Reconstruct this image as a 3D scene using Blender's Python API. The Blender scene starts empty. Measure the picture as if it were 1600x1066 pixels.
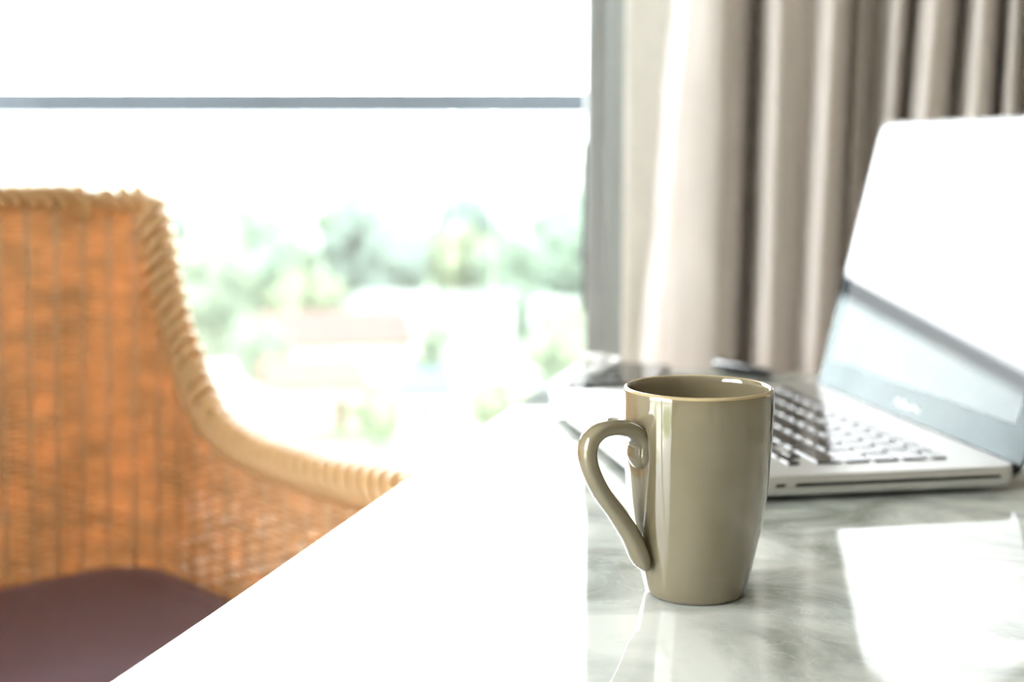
import bpy, bmesh, math, random
from mathutils import Vector, Matrix, noise
random.seed(7)
PI = math.pi
scene = bpy.context.scene
C = scene.collection

# ------------------------------------------------------------------ camera
TZ = 0.76                                   # table top height
CAM = Vector((0.0, 0.0, TZ + 0.207))
cam_d = bpy.data.cameras.new('camera')
cam = bpy.data.objects.new('camera', cam_d)
C.objects.link(cam)
cam.location = CAM
cam.rotation_euler = (PI / 2 - 0.1308, 0, 0)
cam_d.sensor_width = 36.0
cam_d.lens = 50.0
cam_d.clip_start = 0.02
cam_d.clip_end = 9000
cam_d.dof.use_dof = True
cam_d.dof.focus_distance = 0.645
cam_d.dof.aperture_fstop = 5.6
cam_d.dof.aperture_blades = 0
scene.camera = cam

# ------------------------------------------------------------------ sky and exposure
SKY = 20.0
world = bpy.data.worlds.new('world')
scene.world = world
world.use_nodes = True
bg = world.node_tree.nodes['Background']
bg.inputs['Color'].default_value = (0.95, 0.985, 1.0, 1)
bg.inputs['Strength'].default_value = SKY
scene.view_settings.view_transform = 'Standard'
scene.view_settings.look = 'None'
scene.view_settings.exposure = 0.0
scene.view_settings.gamma = 1.0
scene.view_settings.use_curve_mapping = False
scene.cycles.use_denoising = True
scene.cycles.max_bounces = 14
scene.cycles.diffuse_bounces = 8
scene.cycles.glossy_bounces = 8
scene.cycles.transparent_max_bounces = 24
scene.cycles.sample_clamp_indirect = 12.0
scene.cycles.caustics_reflective = True

def portal(name, loc, rot, sx, sy):         # guides sky sampling through a window opening; gives no light itself
    l = bpy.data.lights.new(name, 'AREA')
    l.shape = 'RECTANGLE'; l.size = sx; l.size_y = sy
    l.cycles.is_portal = True
    o = bpy.data.objects.new(name, l)
    o.location = loc; o.rotation_euler = rot
    C.objects.link(o)
    return o

WY = 1.66                                   # inner face of the window wall
WL, WR = -1.86, 2.2                         # inner faces of left and right walls
WB = -2.3                                   # back wall
CEIL = 2.6
LW0, LW1 = -2.1, 0.55                        # window in the left wall, along y
portal('window_portal_front', (-0.59, WY + 0.145, 1.22), (-PI / 2, 0, 0), 2.42, 2.36)
portal('window_portal_side', (WL - 0.10, (LW0 + LW1) / 2, 1.22), (0, PI / 2, 0), 2.36, LW1 - LW0)

# ------------------------------------------------------------------ helpers
def tag(o, label=None, cat=None, group=None, kind=None):
    if label: o['label'] = label
    if cat: o['category'] = cat
    if group: o['group'] = group
    if kind: o['kind'] = kind
    return o

def empty(name, loc=(0, 0, 0), rz=0.0, parent=None):
    o = bpy.data.objects.new(name, None)
    o.empty_display_size = 0.05
    o.location = loc; o.rotation_euler = (0, 0, rz)
    o.parent = parent
    C.objects.link(o)
    return o

def link(name, me, parent=None, loc=(0, 0, 0), rot=(0, 0, 0)):
    o = bpy.data.objects.new(name, me)
    o.location = loc; o.rotation_euler = rot
    o.parent = parent
    C.objects.link(o)
    return o

class MB:
    def __init__(s): s.v = []; s.f = []; s.mi = []
    def add(s, vs, fs, mi=0):
        k = len(s.v)
        s.v += [tuple(p) for p in vs]
        s.f += [tuple(i + k for i in f) for f in fs]
        s.mi += [mi] * len(fs)
        return s
    def box(s, x0, x1, y0, y1, z0, z1, mi=0):
        vs = [(x, y, z) for z in (z0, z1) for y in (y0, y1) for x in (x0, x1)]
        return s.add(vs, [(0, 2, 3, 1), (4, 5, 7, 6), (0, 1, 5, 4), (2, 6, 7, 3), (0, 4, 6, 2), (1, 3, 7, 5)], mi)
    def rings(s, rings, closed_path=False, cap=True, mi=0):
        n = len(rings[0]); k0 = []
        vs = [p for r in rings for p in r]; fs = []
        m = len(rings)
        for i in range(m if closed_path else m - 1):
            a = i * n; b = ((i + 1) % m) * n
            for j in range(n):
                j2 = (j + 1) % n
                fs.append((a + j, a + j2, b + j2, b + j))
        if cap and not closed_path:
            fs.append(tuple(reversed(range(n))))
            fs.append(tuple((m - 1) * n + j for j in range(n)))
        return s.add(vs, fs, mi)
    def tube(s, pts, rads, n=8, cap=True, closed=False, ref=None, flat=1.0, mi=0):
        pts = [Vector(p) for p in pts]
        if not isinstance(rads, (list, tuple)): rads = [rads] * len(pts)
        R = []; prev = None
        for i, p in enumerate(pts):
            a = pts[i - 1] if (i > 0 or closed) else p
            b = pts[(i + 1) % len(pts)] if (i < len(pts) - 1 or closed) else p
            t = (b - a).normalized()
            if ref is not None: u = Vector(ref)
            elif prev is None: u = Vector((0, 0, 1)) if abs(t.z) < .9 else Vector((1, 0, 0))
            else: u = prev
            u = (u - t * u.dot(t)).normalized(); w = t.cross(u); prev = u
            R.append([p + (u * math.cos(2 * PI * j / n) * flat + w * math.sin(2 * PI * j / n)) * rads[i] for j in range(n)])
        return s.rings(R, closed, cap, mi)
    def lathe(s, prof, n=48, cx=0, cy=0, cap=True, mi=0):
        R = [[(cx + r * math.cos(2 * PI * j / n), cy + r * math.sin(2 * PI * j / n), z) for j in range(n)] for r, z in prof]
        return s.rings(R, False, cap, mi)
    def mesh(s, name, mats, smooth=False, angle=None):
        me = bpy.data.meshes.new(name)
        me.from_pydata(s.v, [], s.f)
        if not isinstance(mats, (list, tuple)): mats = [mats]
        for m in mats: me.materials.append(m)
        if len(mats) > 1: me.polygons.foreach_set('material_index', s.mi)
        bm = bmesh.new(); bm.from_mesh(me)
        bmesh.ops.recalc_face_normals(bm, faces=bm.faces)
        if angle is not None:
            for e in bm.edges:
                if len(e.link_faces) == 2 and e.calc_face_angle(0) > angle: e.smooth = False
        bm.to_mesh(me); bm.free()
        if smooth: me.polygons.foreach_set('use_smooth', [True] * len(me.polygons))
        me.update()
        return me
    def build(s, name, mats, parent=None, smooth=False, angle=None, loc=(0, 0, 0), rot=(0, 0, 0)):
        return link(name, s.mesh(name, mats, smooth, angle), parent, loc, rot)

def rrect(x0, x1, y0, y1, r, z, n=6):
    r = max(r, 1e-5); P = []
    for cx, cy, a0 in ((x1 - r, y1 - r, 0), (x0 + r, y1 - r, PI / 2), (x0 + r, y0 + r, PI), (x1 - r, y0 + r, 1.5 * PI)):
        for k in range(n + 1):
            a = a0 + PI / 2 * k / n
            P.append((cx + r * math.cos(a), cy + r * math.sin(a), z))
    return P

def rslab(mb, x0, x1, y0, y1, z0, z1, r, bev=0.0005, n=6, mi=0):
    R = [rrect(x0 + bev, x1 - bev, y0 + bev, y1 - bev, r - bev, z0, n), rrect(x0, x1, y0, y1, r, z0 + bev, n),
         rrect(x0, x1, y0, y1, r, z1 - bev, n), rrect(x0 + bev, x1 - bev, y0 + bev, y1 - bev, r - bev, z1, n)]
    return mb.rings(R, mi=mi)

def catmull(P, n):
    out = []
    for i in range(len(P) - 1):
        p0 = P[max(i - 1, 0)]; p1 = P[i]; p2 = P[i + 1]; p3 = P[min(i + 2, len(P) - 1)]
        for k in range(n):
            t = k / n
            out.append(tuple(.5 * (2 * b + (c - a) * t + (2 * a - 5 * b + 4 * c - d) * t * t + (3 * b - a - 3 * c + d) * t ** 3) for a, b, c, d in zip(p0, p1, p2, p3)))
    out.append(tuple(P[-1]))
    return out

def interp(x, T):
    if x <= T[0][0]: return T[0][1]
    for (a, b), (c, d) in zip(T, T[1:]):
        if x <= c: return b + (d - b) * (x - a) / (c - a)
    return T[-1][1]

# ------------------------------------------------------------------ materials
def mat(name, col, rough=0.5, metal=0.0, var=0.06, scale=30.0, bump=0.0, bscale=None, ior=1.5, coat=0.0, stretch=(1, 1, 1), translucent=0.0, sheen=0.0, spec=0.5):
    m = bpy.data.materials.new(name); m.use_nodes = True
    nt = m.node_tree; N = nt.nodes; L = nt.links
    p = N['Principled BSDF']
    p.inputs['Roughness'].default_value = rough
    p.inputs['Metallic'].default_value = metal
    p.inputs['IOR'].default_value = ior
    p.inputs['Specular IOR Level'].default_value = spec
    p.inputs['Coat Weight'].default_value = coat
    p.inputs['Coat Roughness'].default_value = 0.03
    p.inputs['Sheen Weight'].default_value = sheen
    tc = N.new('ShaderNodeTexCoord'); mp = N.new('ShaderNodeMapping')
    mp.inputs['Scale'].default_value = stretch
    L.new(tc.outputs['Object'], mp.inputs['Vector'])
    nz = N.new('ShaderNodeTexNoise'); nz.inputs['Scale'].default_value = scale; nz.inputs['Detail'].default_value = 4
    L.new(mp.outputs['Vector'], nz.inputs['Vector'])
    cr = N.new('ShaderNodeValToRGB')
    cr.color_ramp.elements[0].position = 0.3; cr.color_ramp.elements[1].position = 0.7
    cr.color_ramp.elements[0].color = tuple(c * (1 - var) for c in col[:3]) + (1,)
    cr.color_ramp.elements[1].color = tuple(min(1, c * (1 + var)) for c in col[:3]) + (1,)
    L.new(nz.outputs['Fac'], cr.inputs['Fac'])
    L.new(cr.outputs['Color'], p.inputs['Base Color'])
    if bump:
        n2 = N.new('ShaderNodeTexNoise'); n2.inputs['Scale'].default_value = bscale or scale * 4
        L.new(mp.outputs['Vector'], n2.inputs['Vector'])
        b = N.new('ShaderNodeBump'); b.inputs['Strength'].default_value = bump; b.inputs['Distance'].default_value = 0.002
        L.new(n2.outputs['Fac'], b.inputs['Height']); L.new(b.outputs['Normal'], p.inputs['Normal'])
    if translucent:
        t = N.new('ShaderNodeBsdfTranslucent'); L.new(cr.outputs['Color'], t.inputs['Color'])
        mx = N.new('ShaderNodeMixShader'); mx.inputs[0].default_value = translucent
        L.new(p.outputs[0], mx.inputs[1]); L.new(t.outputs[0], mx.inputs[2])
        L.new(mx.outputs[0], N['Material Output'].inputs['Surface'])
    return m

def glass_mat(name, haze=0.0, tint=(1, 1, 1)):
    m = bpy.data.materials.new(name); m.use_nodes = True
    nt = m.node_tree; N = nt.nodes; L = nt.links
    N.remove(N['Principled BSDF'])
    fr = N.new('ShaderNodeFresnel'); fr.inputs['IOR'].default_value = 1.45
    tr = N.new('ShaderNodeBsdfTransparent'); tr.inputs['Color'].default_value = tint + (1,)
    gl = N.new('ShaderNodeBsdfGlossy'); gl.inputs['Roughness'].default_value = 0.01
    mx = N.new('ShaderNodeMixShader'); L.new(fr.outputs[0], mx.inputs[0]); L.new(tr.outputs[0], mx.inputs[1]); L.new(gl.outputs[0], mx.inputs[2])
    last = mx
    if haze:  # translucent share put into the glass to imitate haze over the view
        tl = N.new('ShaderNodeBsdfTranslucent'); tl.inputs['Color'].default_value = (.95, 1, .98, 1)
        nz = N.new('ShaderNodeTexNoise'); nz.inputs['Scale'].default_value = 3
        mr = N.new('ShaderNodeMapRange'); mr.inputs['To Min'].default_value = haze * .8; mr.inputs['To Max'].default_value = haze * 1.2
        L.new(nz.outputs['Fac'], mr.inputs['Value'])
        m2 = N.new('ShaderNodeMixShader'); L.new(mr.outputs[0], m2.inputs[0]); L.new(mx.outputs[0], m2.inputs[1]); L.new(tl.outputs[0], m2.inputs[2])
        last = m2
    L.new(last.outputs[0], N['Material Output'].inputs['Surface'])
    return m

def marble_mat():
    m = bpy.data.materials.new('polished grey marble'); m.use_nodes = True
    nt = m.node_tree; N = nt.nodes; L = nt.links
    p = N['Principled BSDF']
    p.inputs['Roughness'].default_value = 0.025
    p.inputs['IOR'].default_value = 1.52
    tc = N.new('ShaderNodeTexCoord'); mp = N.new('ShaderNodeMapping')
    mp.inputs['Rotation'].default_value = (0, 0, 0.5); mp.inputs['Scale'].default_value = (1.0, 1.35, 1.0)
    L.new(tc.outputs['Object'], mp.inputs['Vector'])
    n1 = N.new('ShaderNodeTexNoise'); n1.inputs['Scale'].default_value = 10; n1.inputs['Detail'].default_value = 7; n1.inputs['Distortion'].default_value = 0.9
    n1.inputs['Roughness'].default_value = 0.58
    L.new(mp.outputs[0], n1.inputs['Vector'])
    r1 = N.new('ShaderNodeValToRGB'); e = r1.color_ramp.elements
    e[0].position = 0.30; e[0].color = (.17, .185, .16, 1)
    e[1].position = 0.62; e[1].color = (.62, .64, .61, 1)
    x = e.new(0.46); x.color = (.42, .44, .415, 1)
    L.new(n1.outputs['Fac'], r1.inputs['Fac'])
    # thin pale crackle veins
    n2 = N.new('ShaderNodeTexNoise'); n2.inputs['Scale'].default_value = 22; n2.inputs['Detail'].default_value = 6; n2.inputs['Distortion'].default_value = 1.6
    L.new(mp.outputs[0], n2.inputs['Vector'])
    r2 = N.new('ShaderNodeValToRGB'); e = r2.color_ramp.elements
    e[0].position = 0.485; e[0].color = (0, 0, 0, 1); e[1].position = 0.5; e[1].color = (1, 1, 1, 1)
    x = e.new(0.515); x.color = (0, 0, 0, 1)
    L.new(n2.outputs['Fac'], r2.inputs['Fac'])
    mm = N.new('ShaderNodeMath'); mm.operation = 'MULTIPLY'; mm.inputs[1].default_value = 0.28
    L.new(r2.outputs['Color'], mm.inputs[0])
    mx = N.new('ShaderNodeMix'); mx.data_type = 'RGBA'
    L.new(mm.outputs[0], mx.inputs['Factor']); L.new(r1.outputs['Color'], mx.inputs['A'])
    mx.inputs['B'].default_value = (.66, .68, .66, 1)
    L.new(mx.outputs['Result'], p.inputs['Base Color'])
    return m

M = {}
M['wall2'] = mat('taupe wall paint', (.27, .22, .17), .8, var=.03, scale=8, bump=.05, bscale=200)
M['wall'] = mat('cream wall paint', (.80, .77, .70), .8, var=.02, scale=8, bump=.05, bscale=200)
M['ceil'] = mat('white ceiling paint', (.86, .86, .84), .85, var=.02, scale=6)
M['floor'] = mat('pale polished floor tile', (.68, .66, .62), .12, var=.06, scale=5)
M['gap'] = mat('grey tile grout', (.30, .29, .27), .9)
M['base'] = mat('white skirting paint', (.8, .79, .76), .5, var=.02)
M['alu'] = mat('grey anodised aluminium frame', (.34, .36, .36), .38, metal=.55, var=.05, scale=3, stretch=(20, 20, 1))
M['alu2'] = mat('lighter grey sash aluminium', (.46, .50, .52), .34, metal=.55, var=.05, scale=3, stretch=(20, 20, 1))
M['seal'] = mat('black rubber seal', (.02, .02, .02), .7)
M['glass'] = glass_mat('window glass')
M['bglass'] = glass_mat('blue grey tinted balustrade glass', haze=.015, tint=(.615, .66, .66))
M['rail'] = mat('slate blue painted metal', (.10, .12, .15), .45, metal=.3, var=.08, scale=5)
M['slab'] = mat('balcony concrete', (.55, .54, .52), .85, var=.08, scale=4, bump=.2, bscale=40)
M['marble'] = marble_mat()
M['tleg'] = mat('dark stained table wood', (.10, .07, .05), .4, var=.2, scale=8, stretch=(8, 8, 1))
M['mug'] = mat('olive taupe glaze', (.170, .141, .087), .05, var=.03, scale=40, coat=.8, ior=1.6)
M['muglip'] = mat('tan glaze thinned at the lip', (.40, .31, .17), .10, var=.06, scale=80, coat=.4)
M['lap'] = mat('silver bead blasted aluminium', (.58, .58, .56), .40, metal=.92, var=.015, scale=200)
M['key'] = mat('black keycap plastic', (.02, .022, .023), .07, var=.1, scale=100, ior=1.5)
M['slot'] = mat('black slot liner', (.012, .012, .012), .7)
M['scr'] = mat('black glass bezel', (.02, .024, .026), .015, var=.0, ior=1.52)
M['hinge'] = mat('dark hinge plastic', (.06, .065, .07), .4)
M['mark'] = mat('silver printed lettering', (.75, .76, .77), .4, var=.01)
M['cord'] = mat('white cable rubber', (.85, .86, .86), .4, var=.02)
M['pen'] = mat('black pen lacquer', (.015, .016, .018), .15, coat=.5)
M['chrome'] = mat('polished steel', (.75, .76, .78), .12, metal=1.0, var=.02)
M['satin'] = mat('taupe satin curtain', (.67, .62, .59), .38, var=.06, scale=5, stretch=(6, 6, .5), bump=.12, bscale=300, translucent=.05, sheen=.3)
M['track'] = mat('white curtain track', (.8, .8, .78), .5)
M['wick'] = mat('honey rattan strand', (.88, .585, .31), .40, var=.18, scale=18, stretch=(1, 1, 3), translucent=.26)
M['stake'] = mat('pale rattan stake', (.95, .74, .48), .40, var=.06, scale=20, translucent=.40)
M['wrap'] = mat('glossy rattan wrap', (.86, .57, .29), .26, var=.2, scale=25, translucent=.12)
M['cleg'] = mat('brown cane leg', (.35, .18, .08), .4, var=.2, scale=12)
M['cush'] = mat('plum cushion cloth', (.098, .038, .058), .85, var=.08, scale=120, bump=.3, bscale=500, sheen=.2)

def emit_display():
    m = mat('lit white display under glass', (.03, .03, .03), .015, var=0, ior=1.52)
    p = m.node_tree.nodes['Principled BSDF']
    p.inputs['Emission Color'].default_value = (.95, 1, 1, 1)
    p.inputs['Emission Strength'].default_value = 0.24
    return m
M['disp'] = emit_display()

# ------------------------------------------------------------------ room shell
floor = MB().box(WL - .2, WR + .2, WB - .2, WY + .16, -.2, -.012).build('floor', M['gap'])
tag(floor, kind='structure')
ts = .58
for i in range(int(math.ceil((WR - WL) / ts))):
    for j in range(int(math.ceil((WY - WB) / ts))):
        x0, y0 = WL + i * ts, WB + j * ts
        x1, y1 = min(x0 + ts, WR), min(y0 + ts, WY)
        rslab(MB(), x0 + .0015, x1 - .0015, y0 + .0015, y1 - .0015, -.012, 0, .002, .001, 1).build('tile', M['floor'], floor)
tag(MB().box(WL - .2, WR + .2, WB - .2, WY + .16, CEIL, CEIL + .15).build('ceiling', M['ceil']), kind='structure')
tag(MB().box(WR, WR + .15, WB, WY, 0, CEIL).build('wall_right', M['wall2']), kind='structure')
tag(MB().box(WL - .15, WR + .15, WB - .15, WB, 0, CEIL).build('wall_back', M['wall2']), kind='structure')
lw = MB()
lw.box(WL - .15, WL, WB, LW0, 0, CEIL); lw.box(WL - .15, WL, LW1, WY, 0, CEIL); lw.box(WL - .15, WL, LW0, LW1, 2.42, CEIL)
lw.box(WL - .15, WL, LW0, LW1, -.1, .03)
tag(lw.build('wall_left', M['wall']), kind='structure')
FX0, FX1, FX2 = -1.80, .146, .62             # front window opening, mullion, end of the fixed light
fw = MB()
fw.box(FX2, WR + .15, WY, WY + .16, 0, CEIL); fw.box(WL - .15, FX0, WY, WY + .16, 0, CEIL); fw.box(FX0, FX2, WY, WY + .16, 2.42, CEIL)
tag(fw.build('wall_front', M['wall']), kind='structure')
tag(MB().box(WR - .015, WR, WB, WY, 0, .1).build('baseboard_right', M['base']), kind='structure')
tag(MB().box(WL, WR - .015, WB, WB + .015, 0, .1).build('baseboard_back', M['base']), kind='structure')
tag(MB().box(FX2, WR - .015, WY - .015, WY, 0, .1).build('baseboard_front', M['base']), kind='structure')

# sliding glass door onto the balcony
w1 = tag(empty('window_1', (0, WY, 0)), kind='structure')
def bev_box(x0, x1, y0, y1, z0, z1, r=.003):
    return rslab(MB(), x0, x1, y0, y1, z0, z1, r, .0015, 2)
bev_box(.110, FX1, -.004, .13, .03, 2.39).build('mullion', M['alu'], w1)
bev_box(FX0, FX0 + .03, -.004, .13, .03, 2.42).build('jamb', M['alu'], w1)
bev_box(FX0, FX2, -.004, .13, 2.39, 2.42).build('head', M['alu'], w1)
bev_box(FX0, FX2, -.004, .13, 0, .03).build('track', M['alu'], w1)
bev_box(FX2 - .03, FX2, -.004, .13, .03, 2.39).build('jamb', M['alu'], w1)
MB().box(FX1 - .002, FX2 - .028, .060, .064, .028, 2.392).build('pane', M['glass'], w1)
def sash(x0, x1, y, st):
    s = bev_box(x0, x0 + st, y, y + .03, .03, 2.39).build('sash_stile', M['alu2'], w1)
    s = bev_box(x1 - st, x1, y, y + .03, .03, 2.39).build('sash_stile', M['alu2'], w1)
    bev_box(x0 + st, x1 - st, y, y + .03, .03, .09).build('sash_rail', M['alu2'], w1)
    bev_box(x0 + st, x1 - st, y, y + .03, 2.34, 2.39).build('sash_rail', M['alu2'], w1)
    MB().box(x0 + st - .002, x1 - st + .002, y + .014, y + .016, .088, 2.342).build('pane', M['glass'], w1)
sash(-.87, .112, .012, .026)
sash(FX0 + .03, -.83, .062, .04)
bev_box(.083, .0865, .016, .038, .78, .98, .001).build('pull_handle', M['seal'], w1)

# floor length window in the left wall
w2 = tag(empty('window_2', (WL, 0, 0)), kind='structure')
for y0, y1 in ((LW0, LW0 + .05), (LW1 - .05, LW1), (-.35, -.30)):
    bev_box(-.11, -.03, y0, y1, .03, 2.42).build('stile', M['alu'], w2)
bev_box(-.11, -.03, LW0, LW1, .03, .09).build('bottom_rail', M['alu'], w2)
bev_box(-.11, -.03, LW0, LW1, 2.36, 2.42).build('top_rail', M['alu'], w2)
for y0, y1 in ((LW0 + .05, -.35), (-.30, LW1 - .05)):
    MB().box(-.072, -.068, y0, y1, .09, 2.36).build('pane', M['glass'], w2)

# balcony
BY = 3.02
tag(MB().box(-3.2, 3.0, WY + .16, BY + .10, -.22, -.03).build('balcony_floor', M['slab']), kind='structure')
tag(MB().box(-3.2, 3.0, WY + .16, BY + .16, 2.44, 2.62).build('balcony_ceiling', M['slab']), kind='structure')
bal = tag(empty('balcony_balustrade', (0, BY, -.03)), 'slate grey top rail on tinted glass panels along the balcony edge', 'railing')
rslab(MB(), -3.1, 2.9, -.022, .022, 1.080, 1.128, .004, .003, 3).build('top_rail', M['rail'], bal)
rslab(MB(), -3.1, 2.9, -.02, .02, 0, .07, .004, .003, 2).build('bottom_channel', M['rail'], bal)
edges = [-3.1, -2.1, -1.1, -.125, -.040, .93, 1.9, 2.9]
for a, b in zip(edges, edges[1:]):
    MB().box(a + .002, b - .002, -.006, .006, .06, 1.09).build('glass_panel', M['bglass'], bal)

# ------------------------------------------------------------------ marble table
tc = Vector((.062, 1.392, 0)); ang = math.atan2(-.252, .968)     # far left corner, local x along the far edge, -y toward us
tab = tag(empty('marble_table', (tc.x, tc.y, 0), ang), 'polished grey white marble table under the mug and laptop', 'table')
TW, TL = .85, 1.30
rslab(MB(), 0, TW, -TL, 0, TZ - .03, TZ, .006, .0015, 4).build('tabletop', M['marble'], tab, smooth=True, angle=.6)
ap = MB()
MB().box(.08, TW - .08, -.10, -.08, TZ - .09, TZ - .03).build('apron', M['tleg'], tab)
MB().box(.08, TW - .08, -TL + .08, -TL + .10, TZ - .09, TZ - .03).build('apron', M['tleg'], tab)
MB().box(TW - .10, TW - .08, -TL + .10, -.10, TZ - .09, TZ - .03).build('apron', M['tleg'], tab)
for x in (.11, TW - .11):
    for y in (-.11, -TL + .11):
        R = [rrect(x - h, x + h, y - h, y + h, .006, z, 3) for h, z in ((.018, 0), (.026, TZ - .09), (.026, TZ - .03))]
        MB().rings(R).build('leg', M['tleg'], tab)

# ------------------------------------------------------------------ mug
MX, MY = .0874, .6578
mug = tag(empty('coffee_mug', (MX, MY, TZ)), 'glossy olive taupe ceramic mug with curled handle on the marble table', 'mug')
outer = [(.0195, .0006), (.0215, .0), (.0231, .0004), (.0240, .0020), (.0246, .0045), (.0258, .0095), (.0271, .0150), (.0288, .0225), (.0304, .0305), (.0318, .0390), (.0329, .0480), (.0337, .0570), (.0343, .0670), (.0347, .0780), (.03495, .0880), (.0350, .0950)]
lip = [(.03500, .0965), (.0349, .0980), (.0344, .0990), (.0337, .0993), (.0330, .0989), (.0326, .0978), (.03245, .0965)]
inner = [(.0324, .0950), (.0322, .0850), (.0318, .0700), (.0309, .0550), (.0294, .0400), (.0274, .0270), (.0250, .0160), (.0225, .0095), (.0185, .0065), (.010, .0055), (.0015, .0053)]
b = MB(); n = 128
prof = outer + lip + inner
R = [[(r * math.cos(2 * PI * j / n), r * math.sin(2 * PI * j / n), z) for j in range(n)] for r, z in prof]
b.rings(R)
lip0, lip1 = len(outer) - 1, len(outer) + len(lip) - 1
b.mi = [1 if lip0 + 2 <= (i // n) < lip1 - 2 else 0 for i in range(len(b.f))]
b.build('mug_body', [M['mug'], M['muglip']], mug, smooth=True)
hp = [(.0325, .0645), (.0332, .0685), (.0328, .0745), (.0352, .0796), (.0410, .0831), (.0490, .0844), (.0562, .0829), (.0609, .0775), (.0606, .0680), (.0545, .0556), (.0458, .0443), (.0372, .0318), (.0318, .0205), (.0292, .0150)]
hw_ = [.0050, .0078, .0080, .0076, .0070, .0064, .0060, .0055, .0054, .0054, .0056, .0060, .0060, .0034]
hth = [.0026, .0038, .0041, .0040, .0039, .0038, .0038, .0038, .0037, .0037, .0039, .0041, .0038, .0016]
P = catmull([(r, z, w, t) for (r, z), w, t in zip(hp, hw_, hth)], 7)
az = math.radians(53); vd = Vector((-MX, -MY, 0)).normalized(); lf = Vector((-MY, MX, 0)).normalized()
hd = vd * math.cos(az) + lf * math.sin(az); sd = Vector((-hd.y, hd.x, 0))
R = []
for i, (r, z, w, t) in enumerate(P):
    q0 = P[max(i - 1, 0)]; q1 = P[min(i + 1, len(P) - 1)]
    tx, tz = q1[0] - q0[0], q1[1] - q0[1]; l = math.hypot(tx, tz); nx, nz = -tz / l, tx / l
    ring = []
    for k in range(20):
        a = 2 * PI * k / 20
        ca, sa = math.cos(a), math.sin(a)
        ca = math.copysign(abs(ca) ** .8, ca); sa = math.copysign(abs(sa) ** .8, sa)
        ring.append(hd * (r + nx * t * ca) + Vector((0, 0, z + nz * t * ca)) + sd * (w * sa))
    R.append(ring)
MB().rings(R).build('mug_handle', M['mug'], mug, smooth=True)

# ------------------------------------------------------------------ laptop
LTH = .1835
W2, D2 = .1625, .1135
lx = Vector((math.sin(LTH), -math.cos(LTH), 0)); ly = Vector((math.cos(LTH), math.sin(LTH), 0))
Bc = Vector((.3116, .8556, 0)); Lc = Bc - lx * W2 - ly * D2
lap = tag(empty('laptop', (Lc.x, Lc.y, TZ), LTH - PI / 2), 'open silver laptop with black keys and glowing white screen', 'laptop')
zt = .0172
R = []
for ins, z in ((.016, .0030), (.006, .0034), (.002, .0046), (.0004, .0066), (0, .0090), (0, .0164), (.0003, .0169), (.0008, .0172)):
    R.append(rrect(-W2 + ins, W2 - ins, -D2 + ins, D2 - ins, max(.0105 - ins, .003), z, 8))
body_me = MB().rings(R).mesh('base', M['lap'])
body = link('base', body_me, lap)
def cut(target, mb):
    cme = mb.mesh('cutter', M['slot']); co = link('cutter', cme, lap)
    md = target.modifiers.new('b', 'BOOLEAN'); md.operation = 'DIFFERENCE'; md.object = co; md.solver = 'EXACT'
    bpy.context.view_layer.update()
    dg = bpy.context.evaluated_depsgraph_get()
    nm = bpy.data.meshes.new_from_object(target.evaluated_get(dg))
    target.modifiers.clear(); old = target.data; target.data = nm; nm.name = target.name
    bpy.data.objects.remove(co); bpy.data.meshes.remove(cme)
def side_pill(y0, y1, zc, h, x0, x1):
    mb = MB(); r = h / 2; P = []
    for k in range(9): a = -PI / 2 + PI * k / 8; P.append((y1 - r + r * math.cos(a), zc + r * math.sin(a)))
    for k in range(9): a = PI / 2 + PI * k / 8; P.append((y0 + r + r * math.cos(a), zc + r * math.sin(a)))
    return mb.rings([[(x0, p, q) for p, q in P], [(x1, p, q) for p, q in P]])
cut(body, side_pill(D2 - .145, D2 - .0115, .0110, .0024, W2 - .004, W2 + .004))
cut(body, side_pill(D2 - .1575, D2 - .1505, .0110, .0024, W2 - .004, W2 + .004))
# thumb notch in the middle of the front edge
nt_ = MB()
nt_.rings([[(-.025, -D2 - .004, .0172 + .01), (.025, -D2 - .004, .0172 + .01), (.025, -D2 - .004, .0150), (-.025, -D2 - .004, .0150)], [(-.022, -D2 + .004, .0172 + .01), (.022, -D2 + .004, .0172 + .01), (.022, -D2 + .004, .0165), (-.022, -D2 + .004, .0165)]])
cut(body, nt_)
side_pill(D2 - .1448, D2 - .0117, .0110, .0022, W2 - .0042, W2 - .0012).build('disc_slot', M['slot'], lap)
side_pill(D2 - .1573, D2 - .1507, .0110, .0022, W2 - .0042, W2 - .0012).build('lock_slot', M['slot'], lap)
tag(rslab(MB(), -.0525, .0525, -D2 + .006, -D2 + .0815, zt - .0004, zt + .00012, .003, .0001, 4).build('trackpad', M['lap'], lap))
rslab(MB(), -.110, -.1075, -D2 - .0001, -D2 + .002, .0115, .0130, .0002, .0001, 1).build('sleep_light', M['slot'], lap)
for sx in (-1, 1):
    for sy in (-1, 1):
        MB().lathe([(.006, 0), (.0068, .0006), (.0068, .0036)], 20, sx * (W2 - .03), sy * (D2 - .025)).build('foot', M['slot'], lap)
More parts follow.
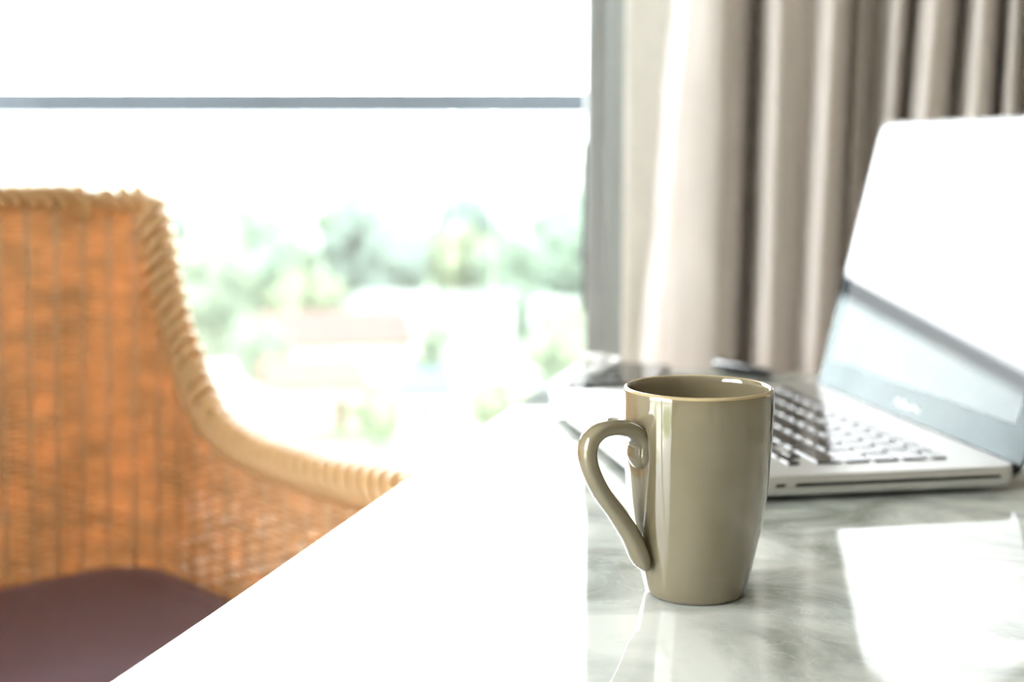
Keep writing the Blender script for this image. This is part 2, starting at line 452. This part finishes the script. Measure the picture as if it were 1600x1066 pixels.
# keyboard
kc = {}
def key(x0, x1, y0, y1):
    w, d = round(x1 - x0, 4), round(y1 - y0, 4)
    if (w, d) not in kc:
        R = [rrect(-w / 2, w / 2, -d / 2, d / 2, .0016, 0, 2), rrect(-w / 2, w / 2, -d / 2, d / 2, .0016, .0011, 2),
             rrect(-w / 2 + .0004, w / 2 - .0004, -d / 2 + .0004, d / 2 - .0004, .0014, .0014, 2)]
        kc[(w, d)] = MB().rings(R).mesh('key', M['key'])
    link('key', kc[(w, d)], lap, ((x0 + x1) / 2, (y0 + y1) / 2, zt - .0002))
U, G = .019, .0028
xl = -.1385
def row(widths, yb, depth):
    x = xl
    tot = sum(w for w in widths)
    k = 14.5 * U / tot
    for w in widths:
        key(x + G / 2, x + w * k - G / 2, yb - depth, yb); x += w * k
yb = D2 - .0335
row([1.0357] * 14, yb, .0105)
row([1] * 13 + [1.5], D2 - .047, U - G)
row([1.5] + [1] * 13, D2 - .066, U - G)
row([1.75] + [1] * 11 + [1.75], D2 - .085, U - G)
row([2.25] + [1] * 10 + [2.25], D2 - .104, U - G)
x = xl; y1 = D2 - .123; y0 = y1 - (U - G)
for w in (1, 1, 1, 1.25, 5, 1.25, 1):
    key(x + G / 2, x + w * U - G / 2, y0, y1); x += w * U
hf = (U - G) / 2 - .0003
key(x + G / 2, x + U - G / 2, y0, y0 + hf); x += U
key(x + G / 2, x + U - G / 2, y0, y0 + hf); key(x + G / 2, x + U - G / 2, y1 - hf, y1); x += U
key(x + G / 2, x + U - G / 2, y0, y0 + hf)
# lid: local frame x right, y up the lid, z out of the screen
LTILT = .2276
lid_m = Matrix.Translation((0, D2 + .0022, .0132)) @ Matrix.Rotation(PI / 2 - LTILT, 4, 'X')
def lidpart(name, mb, m, parent=lap, smooth=False):
    mb.v = [tuple(lid_m @ Vector(p)) for p in mb.v]
    return mb.build(name, m, parent, smooth)
LH = .2262
shell = MB(); shell.rings([rrect(-W2 + .010, W2 - .010, -.0045 + .008, LH - .008, .006, -.0068, 8), rrect(-W2 + .003, W2 - .003, -.0045 + .003, LH - .003, .010, -.0062, 8),
    rrect(-W2, W2, -.0045, LH, .0125, -.0042, 8), rrect(-W2, W2, -.0045, LH, .0125, -.0012, 8), rrect(-W2 + .0004, W2 - .0004, -.0041, LH - .0004, .0121, -.0008, 8)])
lid = lidpart('lid', shell, M['lap'])
lidpart('gasket', rslab(MB(), -W2 + .0008, W2 - .0008, -.0037, LH - .0008, -.0009, -.0002, .0117, .0001, 8), M['seal'], lid)
lidpart('screen_glass', rslab(MB(), -W2 + .0022, W2 - .0022, -.0020, LH - .0022, -.0006, .0004, .0105, .0002, 8), M['scr'], lid)
lidpart('display', rslab(MB(), -.1435, .1435, .0265, .0265 + .1795, .0002, .00050, .0004, .00004, 1), M['disp'], lid)
MB().tube([(-.115, D2 + .0005, .0105), (.115, D2 + .0005, .0105)], .0058, 16).build('hinge', M['hinge'], lap, smooth=True, angle=.7)
for sx in (-1, 1):
    MB().tube([(sx * .117, D2 + .0005, .0100), (sx * .150, D2 + .0005, .0100)], .0045, 16).build('hinge_end', M['hinge'], lap, smooth=True, angle=.7)
fc = bpy.data.curves.new('wordmark', 'FONT'); fc.body = 'MacBook Pro'; fc.size = .0072; fc.align_x = 'CENTER'; fc.align_y = 'CENTER'; fc.extrude = .00003; fc.offset = .00012
fo = bpy.data.objects.new('wordmark_text', fc); C.objects.link(fo); bpy.context.view_layer.update()
fm = bpy.data.meshes.new_from_object(fo.evaluated_get(bpy.context.evaluated_depsgraph_get()))
bpy.data.objects.remove(fo)
fm.transform(lid_m @ Matrix.Translation((0, .0125, .00046))); fm.materials.clear(); fm.materials.append(M['mark'])
link('wordmark', fm, lid)

# ------------------------------------------------------------------ curtain
FOLD = [(0.1850, 0.1550, 1.600), (0.1740, 0.1440, 1.598), (0.1720, 0.1425, 1.570), (0.1730, 0.1445, 1.530), (0.1775, 0.1510, 1.497), (0.1870, 0.1660, 1.478), (0.2130, 0.2070, 1.468), (0.2327, 0.2305, 1.49), (0.2548, 0.2474, 1.54), (0.2663, 0.2588, 1.58), (0.2625, 0.2562, 1.53), (0.2646, 0.2601, 1.485), (0.2758, 0.2718, 1.475), (0.297, 0.2901, 1.5), (0.312, 0.3033, 1.515), (0.319, 0.3095, 1.495), (0.3289, 0.3199, 1.48), (0.3468, 0.3401, 1.51), (0.3684, 0.3617, 1.565), (0.3681, 0.3618, 1.535), (0.3728, 0.3674, 1.535), (0.3928, 0.3882, 1.58), (0.3964, 0.3868, 1.54), (0.396, 0.3836, 1.5), (0.4073, 0.3916, 1.51), (0.4359, 0.4155, 1.58), (0.4252, 0.4067, 1.51), (0.4298, 0.4121, 1.48), (0.4521, 0.4334, 1.5), (0.476, 0.4584, 1.55), (0.4924, 0.4745, 1.585), (0.4782, 0.4634, 1.52), (0.4802, 0.4696, 1.485), (0.5016, 0.4947, 1.51), (0.5356, 0.5301, 1.585), (0.5162, 0.5119, 1.51), (0.5179, 0.5153, 1.49), (0.5593, 0.5589, 1.585)]
x = .56
for k in range(9):
    FOLD += [(x + .002, x + .002, 1.51), (x + .02, x + .02, 1.485), (x + .042, x + .042, 1.52), (x + .058, x + .058, 1.585)]
    x += .052
cur = tag(empty('curtain', (0, 0, 0)), 'taupe satin curtain hanging in folds beside the window frame', 'curtain')
rows = [.02 + i * (CEIL - .05 - .02) / 70 for i in range(71)]
mb = MB(); cols = None; vs = []
for z in rows:
    k = max(-.5, min(1.9, (z - .741) / (1.124 - .741)))
    pts = catmull([(b_ + (a_ - b_) * k, y) for a_, b_, y in FOLD], 6)
    cols = len(pts)
    for i, (px, py) in enumerate(pts):
        amp = .009 if i < 45 else .0025
        nv = noise.noise(Vector((px * 9, z * 5, 3.1))) * amp + noise.noise(Vector((px * 26 + z * 14, z * 11, 8.0))) * amp * .7
        vs.append((px + nv * .5, min(py + nv, 1.602), z))
fs = [(r * cols + i, r * cols + i + 1, (r + 1) * cols + i + 1, (r + 1) * cols + i) for r in range(len(rows) - 1) for i in range(cols - 1)]
mb.add(vs, fs)
co = mb.build('drape', M['satin'], cur, smooth=True)
sm = co.modifiers.new('thickness', 'SOLIDIFY'); sm.thickness = .0012
M['lin'] = mat('cream lining cloth', (.80, .79, .75), .8, var=.03, scale=60, translucent=.14)
lin = MB(); zs = [.02, .9, 1.7, CEIL - .036]; nc = 60
lv = [(.126 + .51 * i / nc, 1.618 + .006 * math.sin(i * .55) * min(1, i / 12), z) for z in zs for i in range(nc + 1)]
lin.add(lv, [(r * (nc + 1) + i, r * (nc + 1) + i + 1, (r + 1) * (nc + 1) + i + 1, (r + 1) * (nc + 1) + i) for r in range(len(zs) - 1) for i in range(nc)])
lo = lin.build('lining', M['lin'], cur, smooth=True); tag(lo, 'cream lining cloth'); lo.modifiers.new('thickness', 'SOLIDIFY').thickness = .0008
rslab(MB(), .126, .64, 1.604, 1.632, CEIL - .035, CEIL - .001, .004, .002, 2).build('track', M['track'], cur)
rslab(MB(), .12, 1.1, 1.515, 1.545, CEIL - .035, CEIL - .001, .004, .002, 2).build('track', M['track'], cur)

# ------------------------------------------------------------------ things at the far end of the table
ph = tag(empty('smartphone', (.106, 1.288, TZ), ang), 'black smartphone lying at the far table corner', 'phone')
rslab(MB(), -.031, .031, -.065, .065, 0, .0078, .008, .0012, 6).build('phone_body', M['pen'], ph)
rslab(MB(), -.0295, .0295, -.0635, .0635, .0074, .0081, .007, .0002, 6).build('phone_screen', M['scr'], ph)
ca, sa = math.cos(-ang), math.sin(-ang)
pts = []
for i in range(80):
    t = i / 79
    x = .070 + .024 * math.cos(6.6 * t + 1.0) * (1 - .25 * t) + .012 * t; y = 1.300 + .028 * math.sin(6.6 * t + 1.0) * (1 - .3 * t)
    dx, dy = x - .106, y - 1.288
    u_, v_ = dx * ca - dy * sa, dx * sa + dy * ca
    k = max(0, min(1, (u_ + .043) / .011)); k = k * k * (3 - 2 * k)
    pts.append((x, y, TZ + .0030 + .0082 * k + .0058 * (t > .55) * min(1, (t - .55) * 8)))
cab = tag(empty('charging_cable', (0, 0, 0)), 'white charging cable looped over the black phone', 'cable')
MB().tube(pts, .0028, 10).build('cord', M['cord'], cab, smooth=True)
e0 = Vector(pts[-1]); d = (Vector(pts[-1]) - Vector(pts[-3])); d.z = 0; d.normalize()
MB().tube([e0 - d * .002, e0, e0 + d * .018, e0 + d * .020], [.003, .0045, .0045, .0038], 14).build('plug', M['cord'], cab, smooth=True, angle=.6)
pen = tag(empty('pen', (.224, 1.313, TZ + .0056), math.atan2(-.06, .034)), 'black pen with steel clip lying behind the laptop', 'pen')
MB().tube([(-.055, 0, 0), (-.052, 0, 0), (.025, 0, 0), (.030, 0, 0)], [.004, .0052, .0054, .0050], 18).build('barrel', M['pen'], pen, smooth=True, angle=.6)
MB().tube([(.030, 0, 0), (.040, 0, 0), (.052, 0, 0)], [.0046, .0036, .0010], 18).build('tip', M['chrome'], pen, smooth=True, angle=.8)
rslab(MB(), -.052, -.015, -.0015, .0015, .0060, .0070, .001, .0002, 3).build('clip', M['chrome'], pen)
MB().box(-.052, -.049, -.0012, .0012, .004, .0063).build('clip_foot', M['chrome'], pen)

# ------------------------------------------------------------------ wicker armchair
CH = math.radians(41.8)
HW, HD, HF, CR = .300, .280, -.27, .085
o_ = Vector((-.39, 1.52, 0)) - Vector((math.cos(CH), math.sin(CH), 0)) * (HW - .008) - Vector((-math.sin(CH), math.cos(CH), 0)) * HD
ch = tag(empty('wicker_armchair', (o_.x, o_.y, 0), CH), 'honey coloured wicker armchair with plum seat cushion', 'chair')
ZB, ZC = .30, .46
def inset(z): return .040 * max(0, min(1, (.94 - z) / .5)) ** 1.1
SEG = [('arm', 26), ('arc', 10), ('back', 28), ('arc', 10), ('arm', 26)]
NS = 100
def plan(t, z):                              # t in 0..NS: far arm front -> back -> near arm front
    i = inset(z); hw = HW - i; hd = HD - i; r = CR
    if t < 26:
        f = t / 26; return Vector((hw, HF + (hd - r - HF) * f, z)), Vector((1, 0, 0))
    if t < 36:
        a = (t - 26) / 10 * PI / 2; return Vector((hw - r + r * math.cos(a), hd - r + r * math.sin(a), z)), Vector((math.cos(a), math.sin(a), 0))
    if t < 64:
        f = (t - 36) / 28; return Vector(((hw - r) * (1 - 2 * f), hd, z)), Vector((0, 1, 0))
    if t <= 74:
        a = PI / 2 + (t - 64) / 10 * PI / 2; return Vector((-hw + r + r * math.cos(a), hd - r + r * math.sin(a), z)), Vector((math.cos(a), math.sin(a), 0))
    f = (t - 74) / 26; return Vector((-hw, hd - r + (HF - hd + r) * f, z)), Vector((-1, 0, 0))
TOP = [(0, .922), (.030, .920), (.037, .885), (.046, .830), (.060, .780), (.084, .738), (.122, .703), (.165, .688), (.22, .680), (.33, .678), (.46, .684), (.56, .670)]
def top(t):
    p, _ = plan(t, .7)
    s = HD - inset(.7) - p.y
    return interp(s, TOP) + (.006 if 36 <= t <= 64 else 0)
topv = [top(i / 2) for i in range(NS * 2 + 1)]
def top_at(t): return interp(t, [(math.floor(t * 2) / 2, topv[min(int(math.floor(t * 2)), NS * 2)]), (math.floor(t * 2) / 2 + .5, topv[min(int(math.floor(t * 2)) + 1, NS * 2)])])
# woven strands, too fine to pick apart
wv = MB(); rowz = ZB; ri = 0
while rowz < .94:
    run = []
    rr = random.uniform(.0034, .0038)
    def flush(run):
        if len(run) > 2: wv.tube(run, rr, 4, ref=(0, 0, 1), flat=1.0)
    for j in range(NS + 1):
        t = float(j)
        if top_at(t) - .010 >= rowz:
            p, nrm = plan(t, rowz)
            off = .0021 * (1 if (j + ri) % 2 else -1)
            run.append(p + nrm * off + Vector((0, 0, random.uniform(-.0003, .0003))))
        else:
            flush(run); run = []
    flush(run)
    rowz += .0056 * random.uniform(.96, 1.05); ri += 1
wo = wv.build('weave', M['wick'], ch); tag(wo, kind='stuff')
# upright stakes
for j in range(1, NS, 2):
    t = j + .5
    zt_ = top_at(t)
    n = 6
    P = []
    for k in range(n + 1):
        z = ZB + (zt_ - ZB) * k / n
        p, nrm = plan(t, z); P.append(p + nrm * -.0006)
    MB().tube(P, .0046, 8, ref=plan(t, .5)[1], flat=.6).build('stake', M['stake'], ch, smooth=True)
# rim: core and wrapped loops
core = []
for i in range(0, NS * 2 + 1):
    t = i / 2; z = topv[i]; p, nrm = plan(t, z); core.append((p, nrm))
cp = [p for p, _ in core]
def rim_k(q): return interp(q, [(58, 1.0), (68, .62), (132, .62), (142, 1.0)])
MB().tube([p - Vector((0, 0, .0105 * (1 - rim_k(q)))) for q, p in enumerate(cp)], [.0115 * rim_k(q) for q in range(len(cp))], 10).build('rim_core', M['wick'], ch, smooth=True)
lb = MB(); ringp = []
for k in range(16):
    a = 2 * PI * k / 16
    ringp.append(Vector((.0158 * math.cos(a), .009 * math.sin(a) + .004 * math.cos(a), .0158 * math.sin(a))))
lb.tube(ringp, .0058, 6, closed=True, ref=(0, 1, 0))
loop_me = lb.mesh('rim_wrap', M['wrap'], smooth=True)
L = [0]
for a, b in zip(cp, cp[1:]): L.append(L[-1] + (b - a).length)
s = .006
i = 0
while s < L[-1]:
    while L[i + 1] < s: i += 1
    f = (s - L[i]) / max(L[i + 1] - L[i], 1e-6)
    p = cp[i].lerp(cp[i + 1], f); d = (cp[i + 1] - cp[i]).normalized(); nr = core[i][1]
    zz = nr.cross(d).normalized(); nr2 = d.cross(zz).normalized()
    fs_ = rim_k(i)
    m = Matrix((nr2, d, zz)).transposed().to_4x4() @ Matrix.Diagonal((fs_, 1, fs_, 1)); m.translation = p - Vector((0, 0, .0105 * (1 - fs_)))
    o = link('rim_wrap', loop_me, ch); o.matrix_local = m
    s += .0165
# seat deck, cushion, legs
def seat_ring(ins, z):
    P = []
    for j in range(0, NS + 1):
        p, nrm = plan(float(j), .5); P.append(tuple(p - nrm * ins)[:2] + (z,))
    y = HF + ins * .3
    P = [(px, max(py, y), z) for px, py, z in P]
    return P
MB().rings([seat_ring(.006, .40), seat_ring(.006, .43)]).build('seat_deck', M['wick'], ch)
MB().rings([seat_ring(.022, .430), seat_ring(.010, .438), seat_ring(.006, .455), seat_ring(.006, .522), seat_ring(.010, .537), seat_ring(.024, .547), seat_ring(.06, .551)]).build('seat_cushion', M['cush'], ch, smooth=True, angle=1.0)
for sx in (-1, 1):
    for y in (HF + .03, HD - .075):
        MB().tube([(sx * (HW - .075), y, 0), (sx * (HW - .075), y, .02), (sx * (HW - .07), y, .42)], [.014, .016, .019], 12).build('leg', M['cleg'], ch, smooth=True)

# ------------------------------------------------------------------ landscape below the balcony
GZ = -18.0
def ground_mat():
    m = bpy.data.materials.new('pale grass and bare earth'); m.use_nodes = True
    nt = m.node_tree; N = nt.nodes; L = nt.links; p = N['Principled BSDF']; p.inputs['Roughness'].default_value = .95
    tcn = N.new('ShaderNodeTexCoord')
    n1 = N.new('ShaderNodeTexNoise'); n1.inputs['Scale'].default_value = .05; n1.inputs['Detail'].default_value = 5
    L.new(tcn.outputs['Object'], n1.inputs['Vector'])
    r = N.new('ShaderNodeValToRGB'); e = r.color_ramp.elements
    e[0].position = .40; e[0].color = (.115, .155, .072, 1); e[1].position = .56; e[1].color = (.46, .45, .40, 1)  # ground colours paled, overexposed look put into the albedo
    L.new(n1.outputs['Fac'], r.inputs['Fac']); L.new(r.outputs['Color'], p.inputs['Base Color'])
    return m
g = MB(); g.lathe([(3500, GZ - 1), (3500, GZ)], 64)
tag(g.build('ground', ground_mat()), kind='structure')
und = MB(); und.add([(x, y, z) for z in (GZ - .5, GZ + .06) for x, y in ((-120, 141), (-60, 126), (-20, 130.5), (-16, 143), (-3, 143), (8, 141), (30, 142), (60, 150), (60, 260), (-120, 260))], [tuple(range(9, -1, -1)), tuple(range(10, 20))] + [(i, (i + 1) % 10, 10 + (i + 1) % 10, 10 + i) for i in range(10)])
tag(und.build('woodland_ground', mat('mossy woodland ground', (.14, .175, .105), .95, var=.3, scale=.15)), kind='structure')
M['leafA'] = mat('soft green foliage', (.150, .190, .130), .9, var=.25, scale=.6)  # leaf colours lightened, haze and overexposure put into the albedo
M['leafB'] = mat('yellow green foliage', (.185, .205, .120), .9, var=.25, scale=.6)
M['leafC'] = mat('grey green foliage', (.135, .165, .138), .9, var=.2, scale=.6)
M['bark'] = mat('brown bark', (.10, .075, .05), .9, var=.2, scale=3)
def crown(seed, h, w, matl):
    rnd = random.Random(seed); mb = MB()
    bmi = bmesh.new(); bmesh.ops.create_icosphere(bmi, subdivisions=2, radius=1); iv = [v.co.copy() for v in bmi.verts]; bmi.verts.index_update()
    fi = [tuple(v.index for v in f.verts) for f in bmi.faces]; bmi.free()
    for k in range(46):
        u = rnd.uniform(-1, 1); a = rnd.uniform(0, 2 * PI); rr = rnd.uniform(.35, 1) ** .6
        s = math.sqrt(1 - u * u)
        c = Vector((math.cos(a) * s * w * rr, math.sin(a) * s * w * rr, h * (.60 + .34 * u * rr)))
        R_ = rnd.uniform(.12, .24) * h * .8
        o3 = Vector((rnd.random() * 50, 0, 0))
        mb.add([c + p * R_ * (1 + .35 * noise.noise(p * 2.3 + o3)) for p in iv], fi)
    return mb.mesh('crown', matl, smooth=False)
def trunk(seed, h):
    rnd = random.Random(seed); mb = MB()
    mb.tube([(0, 0, 0), (.05 * h * .2, 0, h * .25), (0, .02 * h, h * .55)], [.035 * h, .025 * h, .014 * h], 8)
    for k in range(5):
        a = rnd.uniform(0, 2 * PI); mb.tube([(0, .01 * h, h * rnd.uniform(.28, .42)), (math.cos(a) * .2 * h, math.sin(a) * .2 * h, h * .62)], [.014 * h, .006 * h], 6)
    return mb.mesh('trunk', M['bark'])
kinds = [(crown(1, 11, 4.4, M['leafA']), trunk(1, 11)), (crown(2, 9, 4.6, M['leafB']), trunk(2, 9)), (crown(3, 12, 4.0, M['leafC']), trunk(3, 12))]
def tree(k, x, y, sc, rz, label, group=None):
    e = tag(empty('tree', (x, y, GZ), rz), label, 'tree', group)
    e.scale = (sc, sc, sc * 1.28)
    link('crown', kinds[k][0], e); link('trunk', kinds[k][1], e)
rt = random.Random(5)
for r, (D, x0, sp, nn, lab, grp) in enumerate([
        (136, -52, 11.5, 3, 'leafy tree in the nearest row of the woods beyond the balcony', 'nearest row of the woods'),
        (150, -62, 12.5, 7, 'leafy tree in the front row of the woods beyond the balcony', 'front row of the woods'),
        (164, -68, 12.5, 8, 'leafy tree in the middle row of the woods beyond the balcony', 'middle row of the woods'),
        (179, -71, 13.0, 8, 'hazy tree in the back row of the woods beyond the balcony', 'back row of the woods')]):
    for q in range(nn):
        x = x0 + q * sp + rt.uniform(-.5, .5)
        k = (0, 2, 0, 2, 1)[(q + 2 * r) % 5]
        tree(k, x, D + rt.uniform(-.6, .6), (.78, .80, .92, 1.02)[r] * {0: 1.0, 1: 1.12, 2: .92}[k] * rt.uniform(.93, 1.0), rt.uniform(0, 6), lab, grp)
for (x, D, k, sc, lab) in [
        (-20.3, 137, 1, .70, 'bright yellow green tree in front of the woods behind the pink roofed house'),
                (0.2, 138.5, 0, .44, 'dark green bushy tree behind the white flat roofed block'),
        (-6.0, 117, 0, .38, 'small green bush in front of the pale roofed house'),
        (-1.0, 92, 1, .38, 'low yellow green shrub in front of the small white hut'),
        (4.2, 103, 1, .56, 'yellow green tree to the right of the small white hut'),
        (5.0, 119, 1, .58, 'yellow green tree right beside the dark window frame'),
        (-8.6, 90.0, 1, .34, 'small yellow green shrub beside the blue grey roofed shed'),
        (-19.4, 109, 0, .45, 'small green tree beside the long pink roofed house')]:
    tree(k, x, D, sc, rt.uniform(0, 6), lab)

M['hw'] = mat('white render', (.82, .80, .78), .85, var=.05, scale=.5)
M['hw2'] = mat('cream render', (.66, .60, .52), .85, var=.05, scale=.5)
M['rt'] = mat('terracotta roof tiles', (.22, .09, .07), .8, var=.2, scale=2)
M['rp'] = mat('faded pink roof tiles', (.15, .075, .065), .8, var=.15, scale=2)
M['rb'] = mat('blue grey roof sheets', (.08, .12, .14), .6, var=.1, scale=1)
M['rw'] = mat('pale concrete roof', (.28, .27, .25), .8, var=.1, scale=1)
M['hwin'] = mat('dark window glass', (.06, .08, .09), .1)
M['hdoor'] = mat('brown house door', (.16, .09, .05), .6)
def house(x, y, rz, w, d, h, wall, roof, flat, label):
    e = tag(empty('house', (x, y, GZ), rz), label, 'house')
    MB().box(-w / 2, w / 2, -d / 2, d / 2, 0, h).build('house_wall', wall, e)
    if flat:
        mb = MB(); mb.box(-w / 2 - .3, w / 2 + .3, -d / 2 - .3, d / 2 + .3, h, h + .3)
        mb.box(-w / 2 - .3, w / 2 + .3, -d / 2 - .3, -d / 2 - .1, h + .3, h + .9); mb.box(-w / 2 - .3, w / 2 + .3, d / 2 + .1, d / 2 + .3, h + .3, h + .9)
        mb.build('flat_roof', roof, e)
    else:
        rh = d * .28; o = .6
        mb = MB()
        prof = [(-d / 2 - o, h - .2), (0, h + rh), (d / 2 + o, h - .2), (d / 2 + o, h + .05), (0, h + rh + .28), (-d / 2 - o, h + .05)]
        mb.rings([[(-w / 2 - o, a, b) for a, b in prof], [(w / 2 + o, a, b) for a, b in prof]])
        mb.build('pitched_roof', roof, e)
        MB().add([(sx * (w / 2 - .02), a, b) for sx in (-1, 1) for a, b in ((-d / 2, h), (d / 2, h), (0, h + rh))], [(0, 1, 2), (3, 5, 4), (0, 3, 4, 1), (1, 4, 5, 2), (0, 2, 5, 3)]).build('gable', wall, e)
    for lv in range(max(1, int(h // 3))):
        for k in range(int(w // 3)):
            xx = -w / 2 + 1.5 + k * 3 + (w % 3) / 2
            if lv == 0 and k == 1:
                rslab(MB(), xx - .5, xx + .5, -d / 2 - .06, -d / 2 + .05, .02, 2.1, .02, .01, 1).build('house_door', M['hdoor'], e)
                continue
            f = MB().box(xx - .6, xx + .6, -d / 2 - .05, -d / 2 + .05, 1.0 + lv * 3, 2.3 + lv * 3).build('window', M['hw'], e)
            MB().box(xx - .5, xx + .5, -d / 2 - .07, -d / 2 - .04, 1.1 + lv * 3, 2.2 + lv * 3).build('pane', M['hwin'], f)
house(-15.5, 121, .25, 12, 8, 3.2, M['hw'], M['rp'], False, 'long white house with faded pink roof below the balcony')
house(-9.5, 137, -.2, 10, 8, 3.2, M['hw'], M['rw'], False, 'white house with pale grey pitched roof before the woods')
house(-3.4, 128, .05, 6.5, 6, 5.5, M['hw'], M['rw'], True, 'white two storey block with flat roof before the woods')
house(-2.7, 106, 0, 4.6, 5, 3.4, M['hw'], M['rw'], True, 'small white flat roofed hut below the balcony')
house(-14.2, 99.5, .3, 6, 5, 3.0, M['hw2'], M['rt'], False, 'small cream house with terracotta roof near the chair arm')
house(-6.0, 96.2, .1, 4.0, 4, 3.0, M['hw'], M['rb'], False, 'small white shed with blue grey roof')
house(6.5, 134, -.1, 8, 7, 3.2, M['hw2'], M['rw'], False, 'cream house with pale roof beside the window frame')
